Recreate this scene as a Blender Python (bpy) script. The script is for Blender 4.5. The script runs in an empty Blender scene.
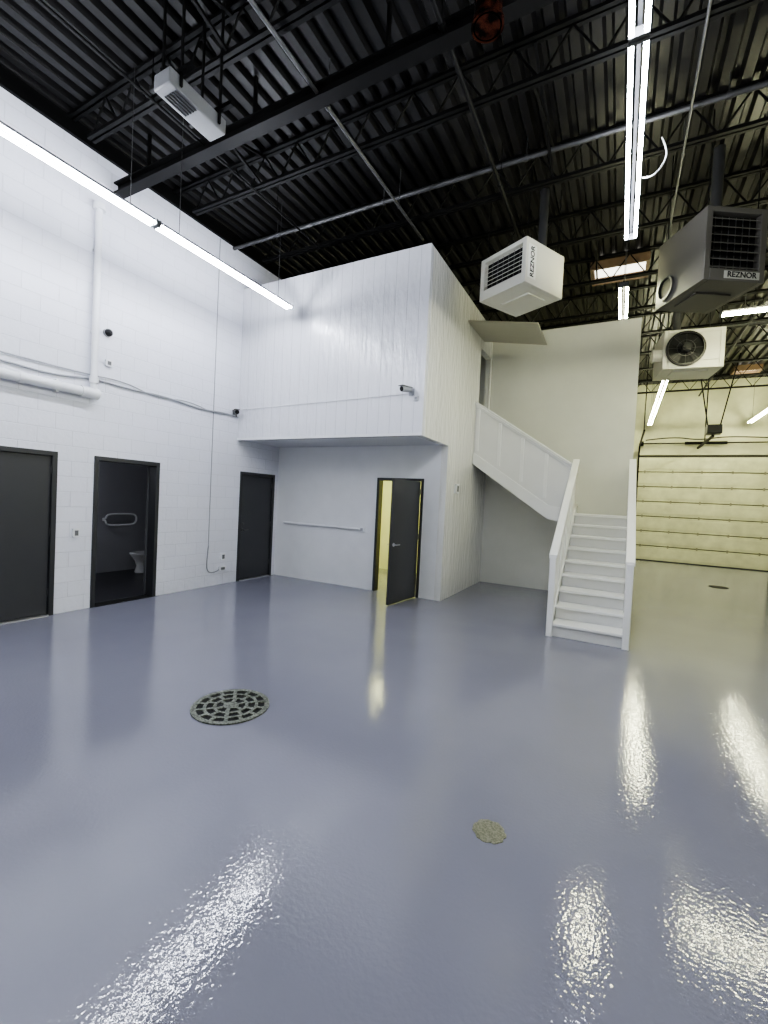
import bpy, bmesh, math
from mathutils import Vector, Matrix, Euler
R=math.radians
scene=bpy.context.scene
COL=scene.collection
ABS={}

# ---------------------------------------------------------------- materials
def nt(name):
    m=bpy.data.materials.new(name); m.use_nodes=True
    t=m.node_tree; p=t.nodes['Principled BSDF']
    return m,t,p
def L(t,a,b): t.links.new(a,b)
def mat(name,col,rough=.5,metal=0,var=.06,vscale=3,bump=.0,bscale=40,spec=.5,coat=0):
    m,t,p=nt(name)
    p.inputs['Roughness'].default_value=rough; p.inputs['Metallic'].default_value=metal
    p.inputs['Specular IOR Level'].default_value=spec
    p.inputs['Coat Weight'].default_value=coat
    g=t.nodes.new('ShaderNodeNewGeometry')
    n=t.nodes.new('ShaderNodeTexNoise'); n.inputs['Scale'].default_value=vscale; n.inputs['Detail'].default_value=4
    L(t,g.outputs['Position'],n.inputs['Vector'])
    mx=t.nodes.new('ShaderNodeMix'); mx.data_type='RGBA'
    mx.inputs[6].default_value=tuple(max(0,c*(1-var)) for c in col)+(1,)
    mx.inputs[7].default_value=tuple(min(1,c*(1+var)) for c in col)+(1,)
    L(t,n.outputs['Fac'],mx.inputs[0]); L(t,mx.outputs[2],p.inputs['Base Color'])
    if bump>0:
        n2=t.nodes.new('ShaderNodeTexNoise'); n2.inputs['Scale'].default_value=bscale; n2.inputs['Detail'].default_value=2
        L(t,g.outputs['Position'],n2.inputs['Vector'])
        b=t.nodes.new('ShaderNodeBump'); b.inputs['Strength'].default_value=bump; b.inputs['Distance'].default_value=.01
        L(t,n2.outputs['Fac'],b.inputs['Height']); L(t,b.outputs[0],p.inputs['Normal'])
    return m
def emis(name,col,s):
    m,t,p=nt(name)
    p.inputs['Base Color'].default_value=(.9,.9,.9,1)
    p.inputs['Emission Color'].default_value=col+(1,); p.inputs['Emission Strength'].default_value=s
    return m
def block(name,col,axis='Y',rough=.36):
    m,t,p=nt(name); p.inputs['Roughness'].default_value=rough
    g=t.nodes.new('ShaderNodeNewGeometry'); s=t.nodes.new('ShaderNodeSeparateXYZ'); c=t.nodes.new('ShaderNodeCombineXYZ')
    L(t,g.outputs['Position'],s.inputs[0]); L(t,s.outputs[axis],c.inputs['X']); L(t,s.outputs['Z'],c.inputs['Y'])
    br=t.nodes.new('ShaderNodeTexBrick'); br.inputs['Scale'].default_value=1
    br.inputs['Brick Width'].default_value=.406; br.inputs['Row Height'].default_value=.203
    br.inputs['Mortar Size'].default_value=.007; br.inputs['Mortar Smooth'].default_value=1
    br.inputs['Color1'].default_value=col+(1,); br.inputs['Color2'].default_value=tuple(x*.975 for x in col)+(1,)
    br.inputs['Mortar'].default_value=tuple(x*.86 for x in col)+(1,)
    L(t,c.outputs[0],br.inputs['Vector']); L(t,br.outputs['Color'],p.inputs['Base Color'])
    n=t.nodes.new('ShaderNodeTexNoise'); n.inputs['Scale'].default_value=16; n.inputs['Detail'].default_value=5
    L(t,g.outputs['Position'],n.inputs['Vector'])
    ma=t.nodes.new('ShaderNodeMath'); ma.operation='MULTIPLY_ADD'; ma.inputs[1].default_value=-.9
    L(t,br.outputs['Fac'],ma.inputs[0])
    m2=t.nodes.new('ShaderNodeMath'); m2.operation='MULTIPLY'; m2.inputs[1].default_value=1.2
    L(t,n.outputs['Fac'],m2.inputs[0]); L(t,m2.outputs[0],ma.inputs[2])
    b=t.nodes.new('ShaderNodeBump'); b.inputs['Strength'].default_value=.55; b.inputs['Distance'].default_value=.008
    L(t,ma.outputs[0],b.inputs['Height']); L(t,b.outputs[0],p.inputs['Normal'])
    return m
def paneling(name,col,axis='X',pitch=.2,rough=.3):
    m,t,p=nt(name); p.inputs['Roughness'].default_value=rough
    p.inputs['Coat Weight'].default_value=.5; p.inputs['Coat Roughness'].default_value=.1
    g=t.nodes.new('ShaderNodeNewGeometry'); s=t.nodes.new('ShaderNodeSeparateXYZ')
    L(t,g.outputs['Position'],s.inputs[0])
    d=t.nodes.new('ShaderNodeMath'); d.operation='DIVIDE'; d.inputs[1].default_value=pitch; L(t,s.outputs[axis],d.inputs[0])
    f=t.nodes.new('ShaderNodeMath'); f.operation='FRACT'; L(t,d.outputs[0],f.inputs[0])
    c=t.nodes.new('ShaderNodeMath'); c.operation='GREATER_THAN'; c.inputs[1].default_value=.04; L(t,f.outputs[0],c.inputs[0])
    fl=t.nodes.new('ShaderNodeMath'); fl.operation='FLOOR'; L(t,d.outputs[0],fl.inputs[0])
    wn=t.nodes.new('ShaderNodeTexWhiteNoise'); wn.noise_dimensions='1D'; L(t,fl.outputs[0],wn.inputs['W'])
    n=t.nodes.new('ShaderNodeTexNoise'); n.inputs['Scale'].default_value=5; n.inputs['Detail'].default_value=5
    mp=t.nodes.new('ShaderNodeVectorMath'); mp.operation='MULTIPLY'; mp.inputs[1].default_value=(2.6,2.6,.7)
    L(t,g.outputs['Position'],mp.inputs[0]); L(t,mp.outputs[0],n.inputs['Vector'])
    mm=t.nodes.new('ShaderNodeMath'); mm.operation='MULTIPLY'; mm.inputs[1].default_value=4.2; L(t,n.outputs['Fac'],mm.inputs[0])
    ct=t.nodes.new('ShaderNodeMath'); ct.operation='SUBTRACT'; ct.inputs[1].default_value=.5; L(t,wn.outputs['Value'],ct.inputs[0])
    tl=t.nodes.new('ShaderNodeMath'); tl.operation='MULTIPLY'; L(t,ct.outputs[0],tl.inputs[0]); L(t,f.outputs[0],tl.inputs[1])
    t2=t.nodes.new('ShaderNodeMath'); t2.operation='MULTIPLY'; t2.inputs[1].default_value=3.0; L(t,tl.outputs[0],t2.inputs[0])
    a=t.nodes.new('ShaderNodeMath'); a.operation='ADD'; L(t,c.outputs[0],a.inputs[0]); L(t,mm.outputs[0],a.inputs[1])
    a2=t.nodes.new('ShaderNodeMath'); a2.operation='ADD'; L(t,a.outputs[0],a2.inputs[0]); L(t,t2.outputs[0],a2.inputs[1])
    b=t.nodes.new('ShaderNodeBump'); b.inputs['Strength'].default_value=.7; b.inputs['Distance'].default_value=.007
    L(t,a2.outputs[0],b.inputs['Height']); L(t,b.outputs[0],p.inputs['Normal']); L(t,b.outputs[0],p.inputs['Coat Normal'])
    mx=t.nodes.new('ShaderNodeMix'); mx.data_type='RGBA'
    mx.inputs[6].default_value=tuple(x*.76 for x in col)+(1,); mx.inputs[7].default_value=col+(1,)
    L(t,c.outputs[0],mx.inputs[0]); L(t,mx.outputs[2],p.inputs['Base Color'])
    return m
def floor_mat():
    m,t,p=nt('epoxy_floor')
    p.inputs['Specular IOR Level'].default_value=.7
    g=t.nodes.new('ShaderNodeNewGeometry')
    n=t.nodes.new('ShaderNodeTexNoise'); n.inputs['Scale'].default_value=.7; n.inputs['Detail'].default_value=5
    L(t,g.outputs['Position'],n.inputs['Vector'])
    r=t.nodes.new('ShaderNodeValToRGB'); r.color_ramp.elements[0].position=.3; r.color_ramp.elements[1].position=.7
    r.color_ramp.elements[0].color=(.198,.200,.252,1); r.color_ramp.elements[1].color=(.226,.228,.280,1)
    L(t,n.outputs['Fac'],r.inputs[0]); L(t,r.outputs[0],p.inputs['Base Color'])
    mr=t.nodes.new('ShaderNodeMapRange'); mr.inputs['To Min'].default_value=.03; mr.inputs['To Max'].default_value=.07
    L(t,n.outputs['Fac'],mr.inputs['Value']); L(t,mr.outputs[0],p.inputs['Roughness'])
    v=t.nodes.new('ShaderNodeTexNoise'); v.inputs['Scale'].default_value=48; v.inputs['Detail'].default_value=1.5
    L(t,g.outputs['Position'],v.inputs['Vector'])
    b=t.nodes.new('ShaderNodeBump'); b.inputs['Strength'].default_value=.26; b.inputs['Distance'].default_value=.004
    L(t,v.outputs['Fac'],b.inputs['Height']); L(t,b.outputs[0],p.inputs['Normal'])
    return m
def speckle(name,c0,c1,scale,rough=.35,metal=.7,bs=.6):
    m,t,p=nt(name); p.inputs['Roughness'].default_value=rough; p.inputs['Metallic'].default_value=metal
    g=t.nodes.new('ShaderNodeNewGeometry'); n=t.nodes.new('ShaderNodeTexNoise'); n.inputs['Scale'].default_value=scale; n.inputs['Detail'].default_value=6
    L(t,g.outputs['Position'],n.inputs['Vector'])
    r=t.nodes.new('ShaderNodeValToRGB'); r.color_ramp.elements[0].position=.42; r.color_ramp.elements[1].position=.58
    r.color_ramp.elements[0].color=c0+(1,); r.color_ramp.elements[1].color=c1+(1,)
    L(t,n.outputs['Fac'],r.inputs[0]); L(t,r.outputs[0],p.inputs['Base Color'])
    b=t.nodes.new('ShaderNodeBump'); b.inputs['Strength'].default_value=bs; b.inputs['Distance'].default_value=.004
    L(t,n.outputs['Fac'],b.inputs['Height']); L(t,b.outputs[0],p.inputs['Normal'])
    return m

M_floor=floor_mat()
M_block=block('painted_block',(.76,.77,.83),'Y')
M_blockx=block('painted_block_x',(.78,.78,.76),'X')
M_panX=paneling('panel_wall_x',(.77,.78,.82),'X',.203,.25)
M_panY=paneling('panel_wall_y',(.79,.79,.76),'Y',.203,.25)
M_white=mat('white_paint',(.79,.80,.82),.4,bump=.05,bscale=25)
M_wallw=mat('wall_white_smooth',(.82,.83,.84),.4,bump=.08,bscale=12)
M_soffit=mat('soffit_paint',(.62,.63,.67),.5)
M_tall=mat('grey_wall_lamp_tint',(.72,.72,.65),.45,bump=.06,bscale=8)  # light grey wall with the yellow lamp tint put into its colour
M_tan=mat('tan_grey_panel',(.40,.39,.32),.5)
M_yel=mat('cream_wall',(.82,.82,.52),.6)
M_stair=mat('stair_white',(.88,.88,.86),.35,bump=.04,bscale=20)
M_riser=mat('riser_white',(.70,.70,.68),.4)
M_door=mat('charcoal_paint',(.042,.043,.047),.33)
M_frame=mat('charcoal_frame',(.030,.031,.034),.38)
M_deck=mat('dark_steel_deck',(.0105,.010,.0098),.36,0,var=.6,vscale=1.2,bump=.05,spec=.28)
M_steel=mat('dark_joist_steel',(.0045,.0044,.0042),.55,0,var=.3,spec=.15)
M_cond=mat('grey_conduit',(.10,.10,.10),.38,.6)
M_alu=mat('brushed_metal',(.55,.55,.56),.3,.9)
M_copper=speckle('mottled_copper_flue',(.012,.008,.007),(.16,.05,.03),14,.14,.9,.5)
M_black=mat('black_plastic',(.010,.010,.011),.4,spec=.3)
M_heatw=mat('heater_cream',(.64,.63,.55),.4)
M_heatg=mat('heater_grey_shaded',(.095,.09,.078),.45,.1)  # grey paint darkened further, backlit shade put into the colour
M_unit=mat('unit_grey',(.13,.132,.135),.4,.2)
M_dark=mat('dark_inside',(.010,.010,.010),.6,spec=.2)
M_iron=speckle('cast_iron',(.10,.11,.085),(.24,.255,.21),60,.42,.5)
M_brass=speckle('worn_brass_cover',(.17,.17,.12),(.30,.30,.23),120,.3,.3,.15)
M_ohd=mat('cream_door_steel',(.62,.62,.42),.4,var=.3,vscale=3,bump=.05)
M_ohb=mat('door_gap_shadow',(.07,.068,.05),.6)
M_ohh=mat('tan_door_hinge',(.28,.27,.19),.5)
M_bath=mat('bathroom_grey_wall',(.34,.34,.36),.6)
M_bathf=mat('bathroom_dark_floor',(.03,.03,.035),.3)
M_porc=mat('porcelain',(.85,.85,.86),.12)
M_wood=mat('skylight_wood',(.17,.11,.065),.6,var=.3,vscale=8)
M_cab=mat('grey_cable',(.34,.35,.37),.5)
M_cool=emis('tube_cool',(.86,.90,1.0),98)
M_warm=emis('tube_warm',(1.0,1.0,.64),112)
M_office=emis('office_panel',(1.0,1.0,.50),26)
M_sky=emis('skylight_glow',(1.0,.95,.82),3)
M_bulb=emis('restroom_fill_glow',(.9,.93,1.0),42)

# ---------------------------------------------------------------- builder
class B:
    def __init__(s): s.bm=bmesh.new(); s.mi=0
    def _f(s,fs):
        for f in fs: f.material_index=s.mi
    def m(s,i): s.mi=i; return s
    def box(s,x0,x1,y0,y1,z0,z1):
        v=[s.bm.verts.new((x,y,z)) for x in (x0,x1) for y in (y0,y1) for z in (z0,z1)]
        q=[(0,1,3,2),(4,6,7,5),(0,4,5,1),(2,3,7,6),(0,2,6,4),(1,5,7,3)]
        s._f([s.bm.faces.new([v[i] for i in a]) for a in q]); return s
    def cyl(s,p0,p1,r,seg=14,r2=None,cap=True):
        p0=Vector(p0);p1=Vector(p1); r2=r if r2 is None else r2
        d=(p1-p0).normalized(); a=d.orthogonal().normalized(); b=d.cross(a)
        A=[];Bv=[]
        for i in range(seg):
            t=2*math.pi*i/seg; o=a*math.cos(t)+b*math.sin(t)
            A.append(s.bm.verts.new(p0+o*r)); Bv.append(s.bm.verts.new(p1+o*r2))
        fs=[s.bm.faces.new((A[i],A[(i+1)%seg],Bv[(i+1)%seg],Bv[i])) for i in range(seg)]
        if cap: fs.append(s.bm.faces.new(A[::-1])); fs.append(s.bm.faces.new(Bv))
        s._f(fs); return s
    def bar(s,p0,p1,w):
        return s.cyl(p0,p1,w*.7071,4)
    def prism(s,poly,axis,a0,a1):
        def P(u,v,a): return {'x':(a,u,v),'y':(u,a,v),'z':(u,v,a)}[axis]
        A=[s.bm.verts.new(P(u,v,a0)) for u,v in poly]; C=[s.bm.verts.new(P(u,v,a1)) for u,v in poly]
        n=len(poly)
        fs=[s.bm.faces.new((A[i],A[(i+1)%n],C[(i+1)%n],C[i])) for i in range(n)]
        fs+= [s.bm.faces.new(A[::-1]),s.bm.faces.new(C)]
        s._f(fs); return s
    def ring(s,c,r0,r1,h,seg=40,axis='z'):
        c=Vector(c); V=[]
        for i in range(seg):
            t=2*math.pi*i/seg; cs,sn=math.cos(t),math.sin(t); row=[]
            for r,z in ((r0,0),(r1,0),(r1,h),(r0,h)):
                if axis=='z': q=Vector((r*cs,r*sn,z))
                elif axis=='y': q=Vector((r*cs,z,r*sn))
                else: q=Vector((z,r*cs,r*sn))
                row.append(s.bm.verts.new(c+q))
            V.append(row)
        fs=[]
        for i in range(seg):
            a=V[i];b=V[(i+1)%seg]
            for k in range(4): fs.append(s.bm.faces.new((a[k],a[(k+1)%4],b[(k+1)%4],b[k])))
        s._f(fs); return s
    def lathe(s,prof,c=(0,0,0),seg=28,sx=1,sy=1):
        V=[]
        for r,z in prof:
            V.append([s.bm.verts.new((c[0]+r*math.cos(2*math.pi*i/seg)*sx,c[1]+r*math.sin(2*math.pi*i/seg)*sy,c[2]+z)) for i in range(seg)])
        fs=[]
        for k in range(len(V)-1):
            for i in range(seg): fs.append(s.bm.faces.new((V[k][i],V[k][(i+1)%seg],V[k+1][(i+1)%seg],V[k+1][i])))
        fs.append(s.bm.faces.new(V[0][::-1])); fs.append(s.bm.faces.new(V[-1])); s._f(fs); return s
    def done(s,name,mats,parent=None,origin=None,rot=(0,0,0),bevel=0,label=None,cat=None,kind=None,group=None):
        bmesh.ops.recalc_face_normals(s.bm,faces=s.bm.faces)
        vs=[v.co for v in s.bm.verts]
        if origin is None:
            xs=[v.x for v in vs];ys=[v.y for v in vs];zs=[v.z for v in vs]
            origin=((min(xs)+max(xs))/2,(min(ys)+max(ys))/2,min(zs))
        o=Vector(origin)
        bmesh.ops.translate(s.bm,verts=s.bm.verts,vec=-o)
        me=bpy.data.meshes.new(name); s.bm.to_mesh(me); s.bm.free()
        if not isinstance(mats,(list,tuple)): mats=[mats]
        for m in mats: me.materials.append(m)
        me.shade_smooth(); me.set_sharp_from_angle(angle=R(35))
        ob=bpy.data.objects.new(name,me); COL.objects.link(ob)
        fin(ob,o,parent,rot,label,cat,kind,group)
        if bevel>0:
            md=ob.modifiers.new('bevel','BEVEL'); md.width=bevel; md.segments=2; md.limit_method='ANGLE'; md.angle_limit=R(40)
        return ob
def fin(ob,o,parent,rot=(0,0,0),label=None,cat=None,kind=None,group=None):
    ABS[ob]=Vector(o)
    ob.rotation_euler=rot
    if parent is not None:
        ob.parent=parent; ob.location=Vector(o)-ABS[parent]
    else: ob.location=o
    if label: ob['label']=label
    if cat: ob['category']=cat
    if kind: ob['kind']=kind
    if group: ob['group']=group
def thing(name,base,label,cat=None,kind=None,group=None):
    e=bpy.data.objects.new(name,None); e.empty_display_size=.1; COL.objects.link(e)
    fin(e,base,None,(0,0,0),label,cat,kind,group); return e
def curve_mesh(name,pts,r,m,parent=None,label=None,cat=None,cyclic=False,smooth=True,kind=None,group=None):
    cu=bpy.data.curves.new(name+'_c','CURVE'); cu.dimensions='3D'; cu.bevel_depth=r; cu.bevel_resolution=3; cu.use_fill_caps=True
    sp=cu.splines.new('NURBS' if smooth else 'POLY'); sp.points.add(len(pts)-1)
    for i,p in enumerate(pts): sp.points[i].co=(p[0],p[1],p[2],1)
    sp.use_cyclic_u=cyclic
    if smooth: sp.use_endpoint_u=not cyclic; sp.order_u=3; sp.resolution_u=6
    tmp=bpy.data.objects.new('tmp',cu); COL.objects.link(tmp)
    dg=bpy.context.evaluated_depsgraph_get(); me=bpy.data.meshes.new_from_object(tmp.evaluated_get(dg))
    bpy.data.objects.remove(tmp); bpy.data.curves.remove(cu)
    xs=[v.co.x for v in me.vertices];ys=[v.co.y for v in me.vertices];zs=[v.co.z for v in me.vertices]
    o=Vector(((min(xs)+max(xs))/2,(min(ys)+max(ys))/2,min(zs)))
    me.transform(Matrix.Translation(-o)); me.name=name; me.materials.clear(); me.materials.append(m); me.shade_smooth()
    ob=bpy.data.objects.new(name,me); COL.objects.link(ob)
    fin(ob,o,parent,(0,0,0),label,cat,kind,group); return ob
def text_mesh(name,s,size,mtx,m,parent):
    cu=bpy.data.curves.new('t','FONT'); cu.body=s; cu.size=size; cu.extrude=.002; cu.align_x='CENTER'; cu.align_y='CENTER'; cu.offset=.02*size
    tmp=bpy.data.objects.new('tmp',cu); COL.objects.link(tmp)
    dg=bpy.context.evaluated_depsgraph_get(); me=bpy.data.meshes.new_from_object(tmp.evaluated_get(dg))
    bpy.data.objects.remove(tmp); bpy.data.curves.remove(cu)
    me.transform(mtx.to_3x3().to_4x4()); me.materials.clear(); me.materials.append(m)
    ob=bpy.data.objects.new(name,me); COL.objects.link(ob)
    fin(ob,mtx.translation.copy(),parent); return ob
def copy_tree(root,loc,rz=None,label=None):
    def rec(o,par):
        n=o.copy(); COL.objects.link(n)
        if par is not None: n.parent=par
        for c in list(kids.get(o,[])): rec(c,n)
        return n
    kids={}
    for o in bpy.data.objects:
        if o.parent: kids.setdefault(o.parent,[]).append(o)
    n=rec(root,None); n.location=loc
    if rz is not None: n.rotation_euler=(0,0,rz)
    if label: n['label']=label
    return n
def S(b,name,m,label,**k): return b.done(name,m,kind='structure',label=label,**k)

XL=-6.5; XR=8.0; Y0=-4.0; Y1=18.8; ZD=6.42
YB=7.3; YF=6.13; XS=-2.68; ZS=2.735; ZT=5.58; YP=9.8

# ---------------------------------------------------------------- shell
S(B().box(XL-.2,XR+.2,Y0-.2,Y1+.2,-.2,0),'floor',M_floor,'glossy blue-grey epoxy coated concrete floor')
b=B()
doors=[(2.08,3.08),(3.54,4.53),(6.23,7.19)]; HD=2.14
ys=[Y0]+[v for d in doors for v in d]+[Y1]
for i in range(0,len(ys),2): b.box(XL-.2,XL,ys[i],ys[i+1],0,ZD)
for d in doors: b.box(XL-.2,XL,d[0],d[1],HD,ZD)
S(b,'wall_left',M_block,'white painted concrete block wall')
S(B().box(XR,XR+.2,Y0,Y1,0,ZD),'wall_right',M_block,'white painted concrete block wall')
S(B().box(XL-.2,XR+.2,Y0-.2,Y0,0,ZD),'wall_front',M_blockx,'white painted concrete block wall')
b=B(); b.box(XL-.2,.55,Y1,Y1+.2,0,ZD); b.box(4.45,XR+.2,Y1,Y1+.2,0,ZD); b.box(.55,4.45,Y1,Y1+.2,3.85,ZD)
S(b,'wall_back',mat('cream_block',(.52,.52,.36),.5,var=.2),'cream painted rear wall around the overhead door')
b=B(); x=XL-.2; pitch=.2; pts=[]
while x<XR+.2:
    pts+= [(x,ZD),(x+.09,ZD),(x+.12,ZD+.07),(x+.17,ZD+.07)]; x+=pitch
va=[b.bm.verts.new((p[0],Y0-.2,p[1])) for p in pts]; vb=[b.bm.verts.new((p[0],Y1+.2,p[1])) for p in pts]
for i in range(len(pts)-1): b.bm.faces.new((va[i],va[i+1],vb[i+1],vb[i]))
b.box(XL-.2,XR+.2,Y0-.2,Y1+.2,ZD+.09,ZD+.15)
S(b,'ceiling',M_deck,'dark corrugated steel roof deck')
S(B().box(XL,XL+.05,Y0,YP,6.22,ZD),'trim_1',M_steel,'dark steel ledger along the top of the block wall')

DX0,DX1=-4.05,-3.10
b=B(); b.box(XL,DX0,YB,YB+.12,0,ZS); b.box(DX1,XS-.12,YB,YB+.12,0,ZS); b.box(DX0,DX1,YB,YB+.12,HD,ZS)
S(b,'wall_alcove',M_wallw,'white painted wall below the mezzanine with an open office door')
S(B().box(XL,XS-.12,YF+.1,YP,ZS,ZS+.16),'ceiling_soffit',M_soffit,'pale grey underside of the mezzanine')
S(B().box(XL,XS,YF,YF+.1,ZS-.01,ZT),'wall_mezzanine',M_panX,'white vertical-groove panelled mezzanine front wall')
b=B(); x0=XS-.12
b.box(x0,XS,YF+.1,YB,ZS-.01,ZT); b.box(x0,XS,YB,8.95,0,ZT); b.box(x0,XS,8.95,9.72,0,2.91); b.box(x0,XS,8.95,9.72,4.95,ZT); b.box(x0,XS,9.72,YP,0,ZT)
S(b,'wall_side',M_panY,'white panelled side wall of the two-storey office block')
S(B().box(XL,XS-.12,YF+.1,YP,ZT-.12,ZT),'ceiling_mezzanine',M_white,'white flat top of the mezzanine box')
S(B().box(-3.6,-3.55,8.5,YP,2.91,5.4).box(-3.6,XS-.12,8.5,8.55,2.91,5.4),'wall_mezzanine_shade',M_dark,'near-black sheets standing in for the unlit space behind the mezzanine doorway')  # near-black sheets give the doorway its unlit darkness by colour
b=B(); b.box(XL,XS,YP,YP+.12,0,ZT); b.box(XS,.18,YP,YP+.12,0,5.47)
S(b,'wall_partition',M_tall,'tall light grey partition wall behind the stairs, yellow light put into its colour')
S(B().box(XL,XS,YF-.012,YF,ZS-.01,ZS+.03),'trim_2',M_white,'thin white trim along the mezzanine lower edge')
S(B().box(XL,XS-.12,YP-.02,YP,0,ZS),'wall_office_rear',M_yel,'cream office wall inside the open door')
S(B().box(XL,XL+.02,YB+.12,YP-.02,0,ZS),'wall_office_left',M_yel,'cream office wall inside the open door')
S(B().box(XS-.14,XS-.12,YB+.12,YP-.02,0,ZS),'wall_office_right',M_yel,'cream office wall inside the open door')

# restroom
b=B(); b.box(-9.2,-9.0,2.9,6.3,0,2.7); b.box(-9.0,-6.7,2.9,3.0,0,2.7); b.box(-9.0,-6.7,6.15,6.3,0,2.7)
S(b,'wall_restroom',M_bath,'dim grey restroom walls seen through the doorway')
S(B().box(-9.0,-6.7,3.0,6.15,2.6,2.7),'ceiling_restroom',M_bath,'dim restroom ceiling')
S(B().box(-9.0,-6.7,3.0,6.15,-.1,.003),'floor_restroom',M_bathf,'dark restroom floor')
t=thing('restroom_fill_light',(-8.1,3.5,2.48),'added round lamp out of view that brightens the restroom','light fixture')  # added lamp, out of view, only there to brighten the restroom
B().cyl((-8.1,3.5,2.57),(-8.1,3.5,2.6),.16,24).done('fill_base',M_white,t)
B().lathe([(.04,0),(.11,.02),(.14,.06),(.145,.09)],(-8.1,3.5,2.48),24).done('fill_globe',M_bulb,t)

# ---------------------------------------------------------------- doors
def frame_left(n,y0,y1,label):
    e=thing('door_%d'%n,(XL,(y0+y1)/2,0),label,kind='structure')
    b=B(); w=.06
    b.box(XL-.19,XL+.02,y0,y0+w,0,HD); b.box(XL-.19,XL+.02,y1-w,y1,0,HD); b.box(XL-.19,XL+.02,y0+w,y1-w,HD-w,HD)
    b.done('door_frame',M_frame,e,bevel=.004)
    return e
def lever(parent,p,sgn=1,along=1):
    b=B(); x,y,z=p
    b.cyl((x,y,z),(x+.012*sgn,y,z),.03,18); b.cyl((x+.01*sgn,y,z),(x+.055*sgn,y,z),.01,10)
    b.cyl((x+.05*sgn,y-.008*along,z),(x+.05*sgn,y+.11*along,z),.009,10)
    b.done('door_handle',M_cond,parent,label='satin metal lever handle')
    B().cyl((x,y,z+.12),(x+.02*sgn,y,z+.12),.024,16).done('deadbolt',M_cond,parent)
def hinges(parent,x,y,r=.009):
    for z in (.25,1.05,1.85): B().cyl((x,y,z),(x,y,z+.1),r,8).done('door_hinge',M_cond,parent)
for n,(y0,y1) in ((1,doors[0]),(3,doors[2])):
    e=frame_left(n,y0,y1,'closed charcoal grey steel door in the block wall' if n==1 else 'closed dark grey door at the corner of the alcove')
    lf=B().box(XL-.06,XL-.015,y0+.063,y1-.063,.02,HD-.063).done('door_leaf',M_door,e,bevel=.003)
    lever(lf,(XL-.015,y0+.13,1.0))
    hinges(e,XL-.008,y1-.062)
    B().box(XL-.15,XL+.03,y0+.06,y1-.06,0,.015).done('door_threshold',M_alu,e)
e=frame_left(2,*doors[1],'open charcoal doorway to the restroom')
hx2,hy2=-6.66,4.46
lf=B().box(hx2-.85,hx2,hy2-.022,hy2+.022,.02,HD-.065).done('door_leaf',M_door,e,origin=(hx2,hy2,0),rot=(0,0,R(-38)),bevel=.003)
B().box(XL-.15,XL+.02,3.6,4.47,0,.012).done('door_threshold',M_dark,e)
B().cyl((hx2-.78,hy2-.022,1.0),(hx2-.78,hy2-.08,1.0),.012,10).cyl((hx2-.79,hy2-.075,1.0),(hx2-.67,hy2-.075,1.0),.009,10).done('door_handle',M_alu,lf)
e=thing('door_4',((DX0+DX1)/2,YB,0),'charcoal office door standing open at a right angle',kind='structure')
b=B(); w=.05
b.box(DX0,DX0+w,YB-.02,YB+.13,0,HD); b.box(DX1-w,DX1,YB-.02,YB+.13,0,HD); b.box(DX0+w,DX1-w,YB-.02,YB+.13,HD-w,HD)
b.done('door_frame',M_frame,e,bevel=.004)
hx,hy=DX1-w,YB-.03
lf=B().box(hx-.045,hx,hy-.90,hy,.015,HD-.06).done('door_leaf',M_door,e,origin=(hx,hy,0),rot=(0,0,R(-5)),bevel=.003)
for s in (1,-1):
    x=hx if s==1 else hx-.045
    B().cyl((x,hy-.83,1.0),(x+.012*s,hy-.83,1.0),.03,18).cyl((x,hy-.83,1.0),(x+.06*s,hy-.83,1.0),.01,10).cyl((x+.055*s,hy-.84,1.0),(x+.055*s,hy-.72,1.0),.009,10).done('door_handle',M_alu,lf)
hinges(e,hx+.006,hy+.006,.01)

# restroom contents
t=thing('toilet',(-8.5,5.75,.003),'white porcelain toilet with a tank in the restroom','toilet')
b=B(); b.lathe([(.10,.003),(.12,.03),(.09,.15),(.12,.26),(.19,.38),(.20,.40),(.17,.40),(.12,.34),(.03,.28)],(-8.5,5.62,0),28,.95,1.25); b.box(-8.6,-8.4,5.7,5.95,.01,.36)
b.done('toilet_bowl',M_porc,t,bevel=.01)
o=B().ring((-8.5,5.62,.405),.13,.20,.02,30).done('toilet_seat',M_porc,t); o.scale=(.95,1.25,1)
B().box(-8.72,-8.28,5.93,6.13,.36,.74).box(-8.73,-8.27,5.92,6.14,.74,.77).done('toilet_tank',M_porc,t,bevel=.015)
curve_mesh('grab_bar',[(-8.99,5.1,1.08),(-8.90,5.1,1.08),(-8.90,5.11,1.15),(-8.90,5.2,1.18),(-8.90,5.6,1.18),(-8.90,5.72,1.15),(-8.90,5.72,1.0),(-8.90,5.6,.95),(-8.90,5.2,.95),(-8.90,5.1,.98),(-8.90,5.1,1.05),(-8.99,5.1,1.05)],.020,M_porc,label='looped white grab bar on the restroom wall',cat='grab bar')

# ---------------------------------------------------------------- drains
t=thing('floor_drain',(-2.67,2.56,0),'large round cast iron floor drain grate','drain')
B().cyl((-2.67,2.56,.0),(-2.67,2.56,.003),.285,40).done('drain_dark_disc',M_dark,t)  # flat dark disc in place of a pit, its shade is colour
b=B(); c=(-2.67,2.56,.002)
b.ring(c,.262,.302,.009,56)
for r0,r1 in ((.188,.212),(.112,.136),(0.001,.060)): b.ring(c,r0,r1,.009,48)
for k,(r0,r1,n) in enumerate(((.20,.27,14),(.124,.20,10),(.050,.124,6))):
    for i in range(n):
        a=2*math.pi*(i+.5*(k%2))/n; ca,sa=math.cos(a),math.sin(a); w=.0145
        pl=[(c[0]+r*ca-q*w*sa,c[1]+r*sa+q*w*ca) for r,q in ((r0,-1),(r1,-1),(r1,1),(r0,1))]
        b.prism(pl,'z',.002,.0105)
b.done('drain_grate',M_iron,t)
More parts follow.
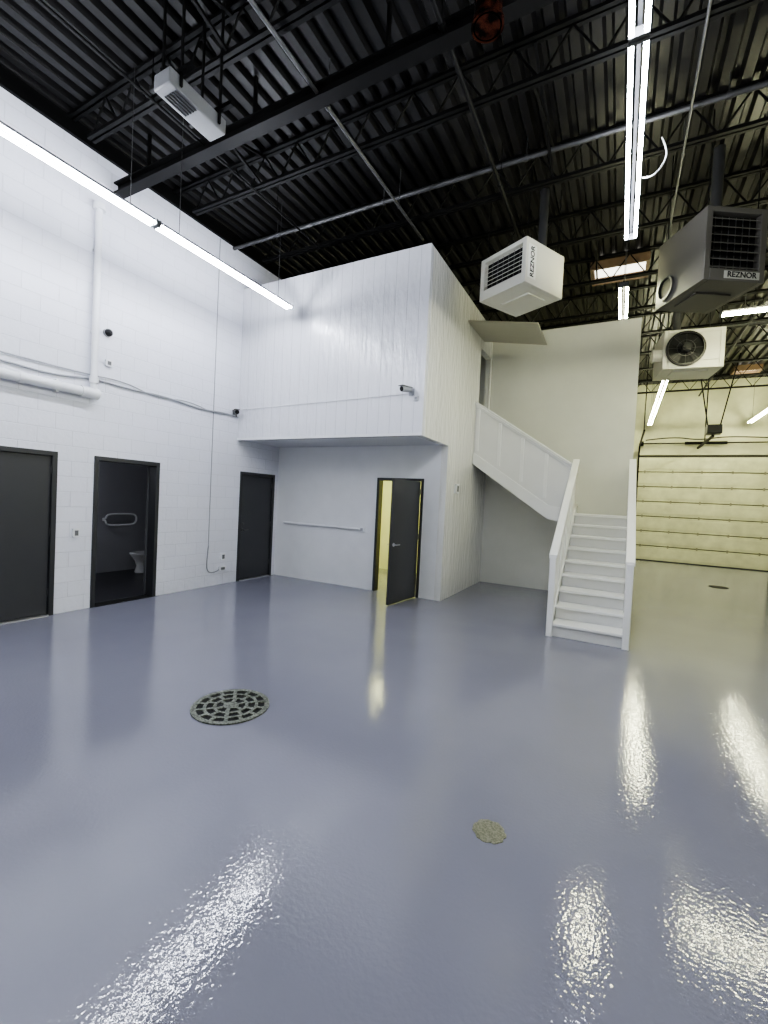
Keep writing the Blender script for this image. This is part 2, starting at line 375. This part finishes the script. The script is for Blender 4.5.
t=thing('cleanout_cover',(-.51,2.32,0),'small dull greenish-grey worn cleanout cover in the floor','floor cover')
pl=[(-.51+(.085+.004*math.sin(i*2.3)+.003*math.cos(i*5.1))*math.cos(2*math.pi*i/30),2.32+(.085+.004*math.sin(i*2.3)+.003*math.cos(i*5.1))*math.sin(2*math.pi*i/30)) for i in range(30)]
B().prism(pl,'z',0,.004).done('cover_plate',M_brass,t)
B().ring((-.51,2.32,.002),.066,.072,.003,32).done('cover_rim',M_brass,t)
b=B(); b.ring((2.25,13.4,0),.16,.2,.008,32); b.cyl((2.25,13.4,0),(2.25,13.4,.004),.17,32); b.done('floor_drain',M_dark,label='dark round floor drain near the overhead door',cat='drain')

# ---------------------------------------------------------------- staircase
SX0,SX1=-.76,.18; SY=6.33; TR=.3; RI=.1833
st=thing('staircase',((SX0+SX1)/2,7.6,0),'white painted wooden L-shaped staircase to the mezzanine','staircase')
for k in range(1,9):
    y=SY+TR*(k-1); z=RI*k
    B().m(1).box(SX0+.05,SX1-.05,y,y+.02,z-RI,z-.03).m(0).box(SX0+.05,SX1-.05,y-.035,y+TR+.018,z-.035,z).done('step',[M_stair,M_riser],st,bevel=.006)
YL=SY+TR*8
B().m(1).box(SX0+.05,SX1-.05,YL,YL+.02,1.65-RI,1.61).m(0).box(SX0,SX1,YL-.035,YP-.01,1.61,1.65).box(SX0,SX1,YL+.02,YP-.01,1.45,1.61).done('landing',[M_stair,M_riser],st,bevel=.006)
for k in range(1,8):
    x=SX0-.27*(k-1); z=1.65+.18*k; xe=x-.27 if k<7 else XS+.005
    B().box(x-.02,x,YL+.1,YP-.01,z-.18,z-.03).box(xe,x+.025,YL+.1,YP-.01,z-.035,z).done('step',M_stair,st,bevel=.006)
sl=RI/TR
def zt(y): return 1.09+sl*(y-SY)
for nm,(xa,xb) in (('a',(SX0-.01,SX0+.045)),('b',(SX1-.045,SX1+.01))):
    ya,yb=SY-.02,YL+.1
    b=B(); b.prism([(ya,0),(ya+.5,0),(yb,zt(yb)-1.35),(yb,zt(yb)),(ya,zt(ya))],'x',xa+.015,xb-.015)
    b.done('railing_panel',M_stair,st)
    b=B(); b.prism([(ya-.02,zt(ya)-.03),(yb,zt(yb)-.02),(yb,zt(yb)+.035),(ya-.02,zt(ya)+.025)],'x',xa-.025,xb+.025)
    b.done('handrail',M_stair,st,bevel=.006)
    b=B(); b.box(xa-.012,xb+.012,ya-.03,ya+.07,0,zt(ya)+.0); b.done('newel_post',M_stair,st,bevel=.006)
    for i in range(1,4):
        y=ya+i*.6
        B().box(xa-.005,xb+.005,y,y+.07,zt(y)-.86,zt(y)-.03).done('railing_batten',M_stair,st)
    B().prism([(ya+.07,zt(ya+.07)-.98),(yb,zt(yb)-.98),(yb,zt(yb)-.88),(ya+.07,zt(ya+.07)-.88)],'x',xa-.003,xb+.003).done('stringer_board',M_stair,st)
yu0,yu1=YL+.03,YL+.085
def zu(x): return 2.56+(-.83-x)*.667
M_rpan=mat('rail_panel_white',(.80,.80,.78),.4)
b=B(); b.prism([(SX0+.03,1.46),(-1.18,1.52),(XS+.005,2.55),(XS+.005,zu(XS)),(SX0+.03,zu(SX0+.03))],'y',yu0+.012,yu1-.012); b.done('railing_panel',M_rpan,st)
b=B(); b.prism([(SX0+.05,zu(SX0+.05)-.09),(XS+.005,zu(XS)-.09),(XS+.005,zu(XS)-.03),(SX0+.05,zu(SX0+.05)-.03)],'y',yu0-.005,yu1-.01); b.done('railing_trim',M_stair,st,bevel=.004)
b=B(); b.prism([(SX0+.05,zu(SX0+.05)-.03),(XS+.005,zu(XS)-.03),(XS+.005,zu(XS)+.02),(SX0+.05,zu(SX0+.05)+.02)],'y',yu0-.035,yu1+.025); b.done('handrail',M_stair,st,bevel=.005)
b=B(); b.prism([(-1.18,1.52),(XS+.005,2.55),(XS+.005,2.78),(-1.18,1.78),(SX0+.03,1.72),(SX0+.03,1.46)],'y',yu0-.02,yu1-.01); b.done('stringer_board',M_stair,st)
for i in range(5):
    x=SX0-.02-i*.45
    B().box(x-.06,x,yu0-.003,yu1-.01,zu(x)-.92 if i else 1.6,zu(x)-.08).done('railing_batten',M_stair,st,bevel=.004)
B().prism([(-1.18,1.52),(XS+.005,2.55),(XS+.005,2.58),(-1.18,1.56)],'y',yu1-.02,YP-.01).done('stair_soffit',M_stair,st)
for x,y in ((SX0,YP-.1),(SX1-.08,YP-.1),(SX1-.08,YL)): B().box(x,x+.08,y,y+.08,0,1.46).done('support_post',M_stair,st)
B().box(SX1-.045,SX1,YL+.1,YP-.01,1.65,2.6).done('railing_panel',M_stair,st)
B().prism([(XS+.003,5.12),(-1.42,4.90),(-1.42,4.93),(XS+.003,5.15)],'y',8.0,9.1).done('bulkhead_shelf',M_tan,label='thin tan-grey tilted panel beside the mezzanine wall',cat='shelf')

# ---------------------------------------------------------------- roof structure
def joist():
    b=B(); zt_,zb=6.38,5.97; xa,xb=XL+.02,XR-.02
    for dy in (-.03,.03):
        b.box(xa,xb,dy-.02,dy+.02,zt_-.0,zt_+.035); b.box(xa+.5,xb-.5,dy-.02,dy+.02,zb-.02,zb+.02)
    n=24; st=(xb-xa-1)/n; x=xa+.5
    for i in range(n):
        b.bar((x,0,zb),(x+st/2,0,zt_),.018); b.bar((x+st/2,0,zt_),(x+st,0,zb),.018); x+=st
    return b.done('roof_joist',M_steel,origin=((xa+xb)/2,0,5.95),label='dark open-web steel roof joist',cat='roof joist',group='steel roof joists')
j=joist(); j.location.y=-2.9
for k in range(1,15):
    n=j.copy(); n.location.y=-2.9+1.5*k; COL.objects.link(n)
b=B(); b.box(XL+.05,.6,3.65,3.79,5.80,5.82).box(XL+.05,.6,3.65,3.79,5.93,5.95).box(XL+.05,.6,3.71,3.73,5.82,5.93)
for x in (-5.8,-3.9,-2.2,-.4): b.box(x,x+.03,3.70,3.74,5.95,ZD)
b.done('steel_beam',M_steel,label='dark steel beam slung below the roof joists',cat='beam')
def pipe(name,p0,p1,r,m,label,hang=0,hz=ZD):
    b=B(); b.cyl(p0,p1,r,14); p0=Vector(p0);p1=Vector(p1)
    for i in range(hang):
        q=p0.lerp(p1,(i+.5)/hang); b.cyl(q,(q.x,q.y,hz),.006,6)
        d=(p1-p0).normalized()*.02; b.cyl(q-d,q+d,r*1.35,14)
    return b.done(name,m,label=label,cat='pipe')
pipe('sprinkler_pipe',(XL+.06,5.8,6.15),(XR-.02,5.8,6.15),.03,M_cond,'grey pipe crossing beneath the roof deck',7,6.4)
pipe('conduit',(-3.0,-3.9,5.9),(-3.0,6.5,5.9),.02,M_cond,'thin grey conduit running along the roof',6)
pipe('conduit',(.42,-3.9,5.9),(.42,9.5,5.9),.013,M_cond,'thin grey conduit running along the roof',6)
pipe('conduit',(-4.7,-3.9,5.92),(-4.7,6.0,5.92),.014,M_steel,'thin dark conduit running along the roof',5)
pipe('gas_pipe',(-1.6,-3.9,5.88),(-1.6,9.0,5.88),.025,M_steel,'black gas pipe running along the roof',6)
pipe('gas_pipe',(2.2,-3.9,5.85),(2.2,18.5,5.85),.025,M_steel,'black gas pipe running along the roof',8)
pipe('conduit',(.5,11.2,5.6),(XR-.02,11.2,5.6),.02,M_cond,'grey conduit crossing beneath the roof',4)
for i,(x,y) in enumerate([(-5.6,.1),(-3.6,1.6),(-1.9,.1),(-4.6,3.1),(-1.0,4.6),(1.2,3.1),(1.5,6.1),(2.4,9.1),(-.6,7.6)]):
    B().bar((x,y,5.98),(x,y+1.5,6.37),.03).bar((x,y,6.37),(x,y+1.5,5.98),.03).done('cross_brace',M_steel,label='dark steel cross brace between two roof joists',cat='brace',group='joist cross braces')

# ceiling box unit
t=thing('ceiling_unit',(-3.75,2.85,5.25),'slim light grey vented casing slung from the roof beam','ventilation unit')
B().box(-3.86,-3.64,2.50,3.12,5.25,5.39).done('unit_body',mat('unit_mid_grey',(.26,.265,.27),.45,.2),t,bevel=.012)
b=B()
for i in range(5): b.box(-3.82+.035*i,-3.808+.035*i,2.58,2.80,5.242,5.252)
b.done('vent_grille',M_black,t)
b=B()
for x in (-3.88,-3.62):
    for y in (2.6,3.02): b.bar((x,y,5.28),(x,y,ZD),.02)
b.box(-4.05,-3.45,2.58,2.62,5.39,5.43).box(-4.05,-3.45,3.00,3.04,5.39,5.43)
b.done('hanger_frame',M_steel,t)
# flue
t=thing('flue_pipe',(-1.02,3.12,5.12),'mottled shiny copper-brown flue stub hanging from the roof','flue')
B().cyl((-1.02,3.12,5.12),(-1.02,3.12,5.42),.10,28).ring((-1.02,3.12,5.12),.09,.115,.03,28).ring((-1.02,3.12,5.38),.1,.118,.03,28).done('flue_cap',M_copper,t)
B().cyl((-1.02,3.12,5.42),(-1.02,3.12,ZD),.085,28).ring((-1.02,3.12,5.8),.08,.1,.03,28).done('flue_tube',M_steel,t)
curve_mesh('loose_cable',[(.02,4.75,4.83),(.05,4.72,4.80),(.12,4.7,4.80),(.19,4.7,4.90),(.2,4.7,5.0),(.15,4.7,5.12)],.007,mat('white_cable',(.7,.7,.7),.5),label='loose white cable curling beside the LED strip',cat='cable')

# ---------------------------------------------------------------- LED fixtures
def fixture(name,length,m,label,group):
    e=thing(name,(0,0,0),label,'light fixture',group=group)
    h=length/2-.01
    B().box(-.012,.012,-h,h,.04,.06).done('fixture_housing',M_black,e)
    for x in (-.045,.045): B().cyl((x,-h+.03,-.01),(x,h-.03,-.01),.016,10).done('led_tube',m,e)
    for y in (-h,h-.02): B().box(-.062,.062,y,y+.02,-.025,.04).done('end_cap',M_unit,e)
    for y in (-h*.75,h*.75): B().cyl((0,y,.06),(0,y,ZD-4.86),.004,6).done('hanging_wire',M_cond,e)
    return e
LZ=4.86
fc=fixture('led_strip_light',2.44,M_cool,'long twin-tube cool white LED strip hung from the roof','cool white LED strips')
fc.location=(-5.05,4.58,LZ)
for x,y in ((-5.05,2.14),(-5.05,-.3),(-.06,4.58),(-.06,2.14),(-.06,-.3)): copy_tree(fc,(x,y,LZ))
fs=fixture('led_strip_light',1.2,M_warm,'short twin-tube warm LED strip hung from the roof','short warm LED strips')
fs.location=(-.12,7.54,LZ); copy_tree(fs,(.78,17.6,LZ))
fw=fixture('led_strip_light',2.44,M_warm,'long twin-tube yellowish LED strip hung from the roof','yellowish LED strips')
fw.location=(.78,13.27,LZ)
for x,y,rz in ((.78,15.71,0),(2.42,8.5,R(90)),(3.6,14.7,0),(3.6,17.15,0),(5.4,3.0,0),(5.4,11.5,0)): copy_tree(fw,(x,y,LZ),rz)  # last two strips hang out of view, added to light the hall
t=thing('office_light_panel',(-4.2,8.6,2.66),'square glowing office ceiling light panel','light fixture')
B().box(-4.8,-3.6,8.3,8.9,2.69,2.733).done('light_frame',M_white,t)
B().box(-4.77,-3.63,8.33,8.87,2.68,2.69).done('light_diffuser',M_office,t)

# ---------------------------------------------------------------- heaters
def heater(loc,rz,W,D,H,mb,label,lab,cowl=.05):
    e=thing('unit_heater',(0,0,0),label,'heater')
    w,d=W/2,D/2
    b=B(); fo=.07
    b.box(-w,-w+fo,-d,d,0,H).box(w-fo,w,-d,d,0,H).box(-w+fo,w-fo,-d,d,H-.06,H).box(-w+fo,w-fo,-d,d,0,.14).box(-w+fo,w-fo,-d+.10,d,.14,H-.06)
    b.done('heater_body',mb,e,bevel=.006)
    B().box(-w+fo,w-fo,-d+.085,-d+.10,.14,H-.06).done('heater_dark_back',M_dark,e)  # dark plate behind the louvres, interior shade put into the colour
    n=7
    for i in range(n):
        z=.14+(H-.2)*(i+.5)/n
        B().prism([(-d+.005,z-.028),(-d+.008,z-.034),(-d+.07,z+.012),(-d+.067,z+.018)],'x',-w+fo,w-fo).done('louvre_blade',mb,e)
    b=B()
    for i in range(6):
        x=-w+fo+(W-2*fo)*(i+1)/7; b.box(x-.004,x+.004,-d+.07,-d+.078,.14,H-.06)
    b.done('heater_grille',M_cond,e)
    rr=min(W,H)*(.40 if lab=='none' else .34); c=(0.13 if lab=='none' else 0,d,H/2+(0 if lab=='none' else .02))
    B().ring(c,rr,rr+.03,cowl,36,'y').done('fan_shroud',M_black,e)
    B().cyl((c[0],d-.002,c[2]),(c[0],d+.004,c[2]),rr,36).done('fan_dark_disc',M_dark,e)  # flat dark disc standing in for the shaded hole behind the fan
    for i in range(4):
        b=B(); a=R(45+90*i); ca,sa=math.cos(a),math.sin(a)
        p=[(.04,-.03),(rr*.9,-.10),(rr*.95,.06),(.04,.03)]
        f=[b.bm.verts.new((c[0]+u*ca-v*sa,d+.018+.01*(1 if v>0 else -1),c[2]+u*sa+v*ca)) for u,v in p]
        g=[b.bm.verts.new((q.co.x,q.co.y+.003,q.co.z)) for q in f]
        b.bm.faces.new(f); b.bm.faces.new(g[::-1])
        for k in range(4): b.bm.faces.new((f[k],g[k],g[(k+1)%4],f[(k+1)%4]))
        b.done('fan_blade',M_black,e)
    b=B()
    for q in (.5,1): b.ring((c[0],d+cowl,c[2]),rr*q-.003,rr*q+.003,.006,30,'y')
    for i in range(4):
        a=math.pi*i/4; b.cyl((c[0]-rr*math.cos(a),d+cowl+.004,c[2]-rr*math.sin(a)),(c[0]+rr*math.cos(a),d+cowl+.004,c[2]+rr*math.sin(a)),.003,6)
    b.done('fan_guard',M_cond,e)
    B().cyl((c[0],d+.03,c[2]),(c[0],d+cowl+.10,c[2]),.08,20).cyl((c[0],d+cowl+.10,c[2]),(c[0],d+cowl+.12,c[2]),.06,20).done('fan_motor',M_black,e)
    B().cyl((w*.5,d*.4,H),(w*.5,d*.4,6.42-loc[2]),.065,20).ring((w*.5,d*.4,H),.06,.09,.04,20).done('flue_tube',M_cond,e)
    for x in (-w+.06,w-.06):
        for y in (-d+.08,d-.08): B().cyl((x,y,H-.01),(x,y,6.42-loc[2]),.007,8).done('hanger_rod',M_steel,e)
    B().box(-w*.6,w*.6,-d*.3,d*.6,-.02,0.0).done('access_panel',mb,e)
    if lab=='side':
        B().box(w,w+.003,-d+.05,-d+.22,.08,H-.08).done('label_plate',mat('label_white',(.75,.75,.70),.4),e)
        m=Matrix.Translation((w+.004,-d+.135,H/2))@Euler((R(90),0,R(90))).to_matrix().to_4x4()@Matrix.Rotation(R(90),4,'Z')
        text_mesh('label_text','REZNOR',.108,m,M_black,e)
    elif lab=='front':
        B().box(w-.48,w-.06,-d-.003,-d,.03,.115).done('label_plate',mat('label_white2',(.42,.42,.38),.4),e)
        m=Matrix.Translation((w-.27,-d-.004,.073))@Euler((R(90),0,0)).to_matrix().to_4x4()
        text_mesh('label_text','REZNOR',.088,m,M_black,e)
        cy,cz=d-.20,.20
        B().ring((-w-.03,cy,cz),.125,.15,.03,32,'x').done('vent_collar',M_cond,e)
        B().cyl((-w-.004,cy,cz),(-w,cy,cz),.125,32).done('vent_dark_disc',M_dark,e)  # no hole here, a dark disc paints the shade inside the collar
    else:
        B().cyl((w,d-.18,.30),(w+.14,d-.18,.30),.11,24).ring((w+.12,d-.18,.30),.09,.125,.03,24,'x').done('vent_collar',mb,e)
    e.location=loc; e.rotation_euler=(0,0,rz); return e
heater((-1.5,6.85,4.83),R(-28),.85,.85,.62,M_heatw,'cream unit heater with louvred front hung near the mezzanine','side')
heater((.80,6.75,4.44),R(30),.72,.85,.84,M_heatg,'grey unit heater with louvred front, backlit shade put into its colour','front',cowl=.08)
heater((.96,10.0,4.37),R(180+8),.94,.8,.70,M_heatw,'cream unit heater showing its round black fan','none')

# ---------------------------------------------------------------- skylights
def skyl(n,x0,x1,y0,y1):
    e=thing('window_%d'%n,((x0+x1)/2,(y0+y1)/2,6.3),'roof skylight with a brown wooden curb',kind='structure')
    w=.06; zc=6.26
    B().box(x0,x1,y0,y0+w,zc,ZD+.02).box(x0,x1,y1-w,y1,zc,ZD+.02).box(x0,x0+w,y0+w,y1-w,zc,ZD+.02).box(x1-w,x1,y0+w,y1-w,zc,ZD+.02).done('skylight_curb',M_wood,e)
    B().box(x0+w,x1-w,y0+w,y1-w,6.385,6.405).done('skylight_glazing',M_sky,e)
skyl(1,-.74,.24,9.2,9.9)
skyl(2,2.9,3.6,17.2,17.8)

# ---------------------------------------------------------------- overhead door
e=thing('door_5',(2.5,Y1,0),'cream sectional overhead loading door',kind='structure')
n=7; hh=3.78/n
B().box(.56,4.44,Y1+.08,Y1+.09,0,3.85).done('door_backing',M_ohb,e)
for i in range(n):
    z0=i*hh
    B().box(.55,4.45,Y1+.02,Y1+.07,z0+.016,z0+hh-.016).box(.56,4.44,Y1+.008,Y1+.02,z0+.10,z0+hh-.10).done('door_section',M_ohd,e,bevel=.012)
    if i:
        for k in range(5):
            x=.75+k*.86
            B().box(x-.025,x+.025,Y1-.008,Y1+.022,z0-.05,z0+.05).done('door_hinge',M_ohh,e)
B().box(.55,4.45,Y1-.0,Y1+.07,-.0,.03).done('bottom_seal',M_black,e)
for x in (.5,4.45):
    b=B(); b.box(x,x+.05,Y1-.08,Y1-.0,0,3.9).box(x,x+.05,15.2,Y1-.3,4.15,4.2); b.prism([(Y1-.08,3.9),(Y1-.03,3.9),(Y1-.28,4.2),(Y1-.32,4.15)],'x',x,x+.05)
    b.cyl((x+.02,15.3,4.2),(x+.02,15.3,ZD),.015,6); b.done('door_track',M_steel,e)
b=B(); b.cyl((.5,Y1-.14,4.25),(4.5,Y1-.14,4.25),.02,12)
for x in (.6,4.4): b.cyl((x-.05,Y1-.14,4.25),(x+.05,Y1-.14,4.25),.09,20)
b.cyl((1.9,Y1-.14,4.25),(3.1,Y1-.14,4.25),.05,16)
b.done('torsion_shaft',M_steel,e)
t=thing('door_operator',(2.3,17.4,4.1),'black overhead door operator with trolley rail and struts','door opener')
B().box(2.12,2.48,15.7,16.1,4.12,4.38).done('operator_motor',M_black,t,bevel=.02)
B().box(2.27,2.33,15.9,Y1-.02,4.05,4.11).done('trolley_rail',M_steel,t)
for a,c_ in (((2.15,15.9,4.38),(1.8,15.9,ZD)),((2.45,15.9,4.38),(2.8,15.9,ZD)),((2.3,17.4,4.11),(2.3,17.4,ZD))): B().bar(a,c_,.03).done('operator_strut',M_steel,t)
curve_mesh('door_cable',[(.7,Y1-.3,4.35),(1.5,Y1-.4,4.45),(2.3,Y1-.4,4.3),(3.1,Y1-.4,4.45),(4.4,Y1-.3,4.35)],.02,M_black,label='black hose looped above the overhead door',cat='cable')

# ---------------------------------------------------------------- wall fittings
t=thing('wall_pipe',(XL+.07,3.46,3.0),'white painted pipe run with riser on the block wall','pipe')
x=XL+.075
B().cyl((x,3.46,3.0),(x,3.46,5.45),.042,18).cyl((x,3.46,5.45),(x,3.46,5.52),.075,18).cyl((x,3.46,3.12),(x,3.46,3.2),.055,18).done('riser_pipe',M_white,t)
B().cyl((x,Y0+.02,2.98),(x,3.5,2.98),.06,18).cyl((x,3.3,2.98),(x,3.52,2.98),.072,18).cyl((x,2.6,2.98),(x,2.66,2.98),.07,18).done('horizontal_pipe',M_white,t)
for yy in (1.0,2.2,3.0): B().box(XL,x+.02,yy,yy+.03,2.9,3.06).done('pipe_bracket',M_white,t)
for zz in (3.8,4.9): B().box(XL,x+.02,3.43,3.49,zz,zz+.03).done('pipe_bracket',M_white,t)
curve_mesh('wall_cable',[(XL+.02,y,z) for y,z in ((-3,3.2),(0,3.12),(1.5,3.16),(2.45,3.14),(3.0,3.11),(3.46,3.2),(4.0,3.17),(4.6,3.2),(5.2,3.13),(5.8,3.18),(6.1,3.16))],.012,M_cab,label='grey cable strung along the block wall',cat='cable')
curve_mesh('wall_cable',[(XL+.02,y,z) for y,z in ((2.0,3.24),(3.3,3.22),(3.9,3.27),(4.4,3.14),(5.0,3.23),(5.6,3.10),(6.1,3.2))],.008,M_cab,label='thin grey cable strung along the block wall',cat='cable')
B().cyl((XL+.015,5.53,.72),(XL+.015,5.53,6.2),.007,8).done('wall_conduit',M_cab,label='thin grey vertical conduit on the block wall',cat='conduit')
curve_mesh('wall_cable',[(XL+.02,5.53,.75),(XL+.02,5.50,.45),(XL+.02,5.52,.28),(XL+.02,5.64,.24),(XL+.02,5.78,.27),(XL+.02,5.80,.3)],.010,M_cab,label='grey cable looping to the outlet',cat='cable')
def outlet(p,ax,label,cat,name,sz=(.08,.12)):
    b=B(); x,y,z=p; a,h=sz
    if ax=='x':
        b.box(x,x+.04,y-a/2,y+a/2,z-h/2,z+h/2); o=b.done(name,M_white,label=label,cat=cat,bevel=.004)
        B().box(x+.04,x+.044,y-a*.28,y+a*.28,z-h*.3,z+h*.3).done('outlet_face',M_unit,o)
    else:
        b.box(x-a/2,x+a/2,y-.03,y,z-h/2,z+h/2); o=b.done(name,M_white,label=label,cat=cat,bevel=.004)
        B().box(x-a*.28,x+a*.28,y-.034,y-.03,z-h*.3,z+h*.3).done('outlet_face',M_cab,o)
outlet((XL,5.86,.52),'x','white surface outlet box on the block wall','outlet','wall_outlet',(.1,.13))
outlet((XL,5.86,.30),'x','white surface outlet box low on the block wall','outlet','wall_outlet',(.16,.08))
outlet((XL,3.32,1.07),'x','white switch plate between two charcoal doors','switch','light_switch')
outlet((XL,3.68,3.46),'x','small white junction box on the block wall','junction box','junction_box',(.09,.09))
outlet((XS,7.82,2.0),'x','grey control box on the panelled side wall','switch','light_switch',(.14,.18))
outlet((-4.33,YB,1.14),'y','white junction box at the end of the wall rail','junction box','junction_box',(.09,.09))
t=thing('security_camera',(XL,3.66,3.82),'small black dome camera on the block wall','security camera')
B().cyl((XL,3.66,3.88),(XL+.03,3.66,3.88),.06,24).done('camera_base',M_alu,t)
B().cyl((XL+.03,3.66,3.88),(XL+.06,3.66,3.88),.052,24,r2=.045).cyl((XL+.06,3.66,3.88),(XL+.085,3.66,3.88),.045,24,r2=.02).done('camera_dome',M_black,t)
def bullet(p,ang,label,mb):
    e=thing('security_camera',(0,0,0),label,'security camera')
    B().box(-.05,.05,-.02,0,-.05,.05).done('camera_base',mb,e,bevel=.004)
    B().cyl((0,-.02,0),(0,-.07,.02),.014,10).done('camera_arm',mb,e)
    B().cyl((0,-.03,.04),(0,-.22,.01),.042,20).done('camera_body',mb,e)
    B().cyl((0,-.22,.01),(0,-.227,.008),.036,20).done('camera_lens',M_black,e)
    B().box(-.046,.046,-.25,-.03,.055,.062).done('camera_visor',M_cond,e)
    e.location=p; e.rotation_euler=(0,0,ang)
bullet((-2.88,YF,3.38),R(-20),'grey bullet security camera on the mezzanine corner',M_cab)
bullet((XL,6.02,3.2),R(60),'small dark bullet security camera near the mezzanine',M_unit)
outlet((-2.80,YF,3.28),'y','small junction box beside the mezzanine camera','junction box','junction_box',(.07,.07))
B().cyl((XL,YF-.012,3.30),(-2.95,YF-.012,3.36),.006,8).done('wall_cable',M_white,label='thin cable across the mezzanine front',cat='cable')
t=thing('wall_rail',(-5.3,YB,1.14),'white conduit rail fixed along the alcove wall','rail')
B().cyl((-6.25,YB-.035,1.15),(-4.38,YB-.035,1.14),.022,12).done('rail_bar',M_white,t)
for x in (-6.2,-5.6,-5.0): B().box(x,x+.03,YB-.045,YB,1.12,1.17).done('rail_bracket',M_white,t)

# ---------------------------------------------------------------- world & camera
w=bpy.data.worlds.new('world'); scene.world=w; w.use_nodes=True
w.node_tree.nodes['Background'].inputs[0].default_value=(.6,.65,.75,1); w.node_tree.nodes['Background'].inputs[1].default_value=.02
al,ph,th=R(28.0),R(1.52),R(2.85)
r=Vector((math.cos(al),math.sin(al),0)); f=Vector((-math.sin(al)*math.cos(ph),math.cos(al)*math.cos(ph),-math.sin(ph))); u=r.cross(f)
rc=r*math.cos(th)+u*math.sin(th); uc=-r*math.sin(th)+u*math.cos(th)
cd=bpy.data.cameras.new('camera'); cam=bpy.data.objects.new('camera',cd); COL.objects.link(cam)
m=Matrix((rc,uc,-f)).transposed().to_4x4(); m.translation=(0,0,1.72); cam.matrix_world=m
cd.sensor_fit='VERTICAL'; cd.sensor_height=36; cd.lens=36*441.4/1024; cd.clip_start=.05; cd.clip_end=100
scene.camera=cam
scene.view_settings.view_transform='AgX'
scene.view_settings.look='AgX - Medium High Contrast'
scene.view_settings.exposure=.22
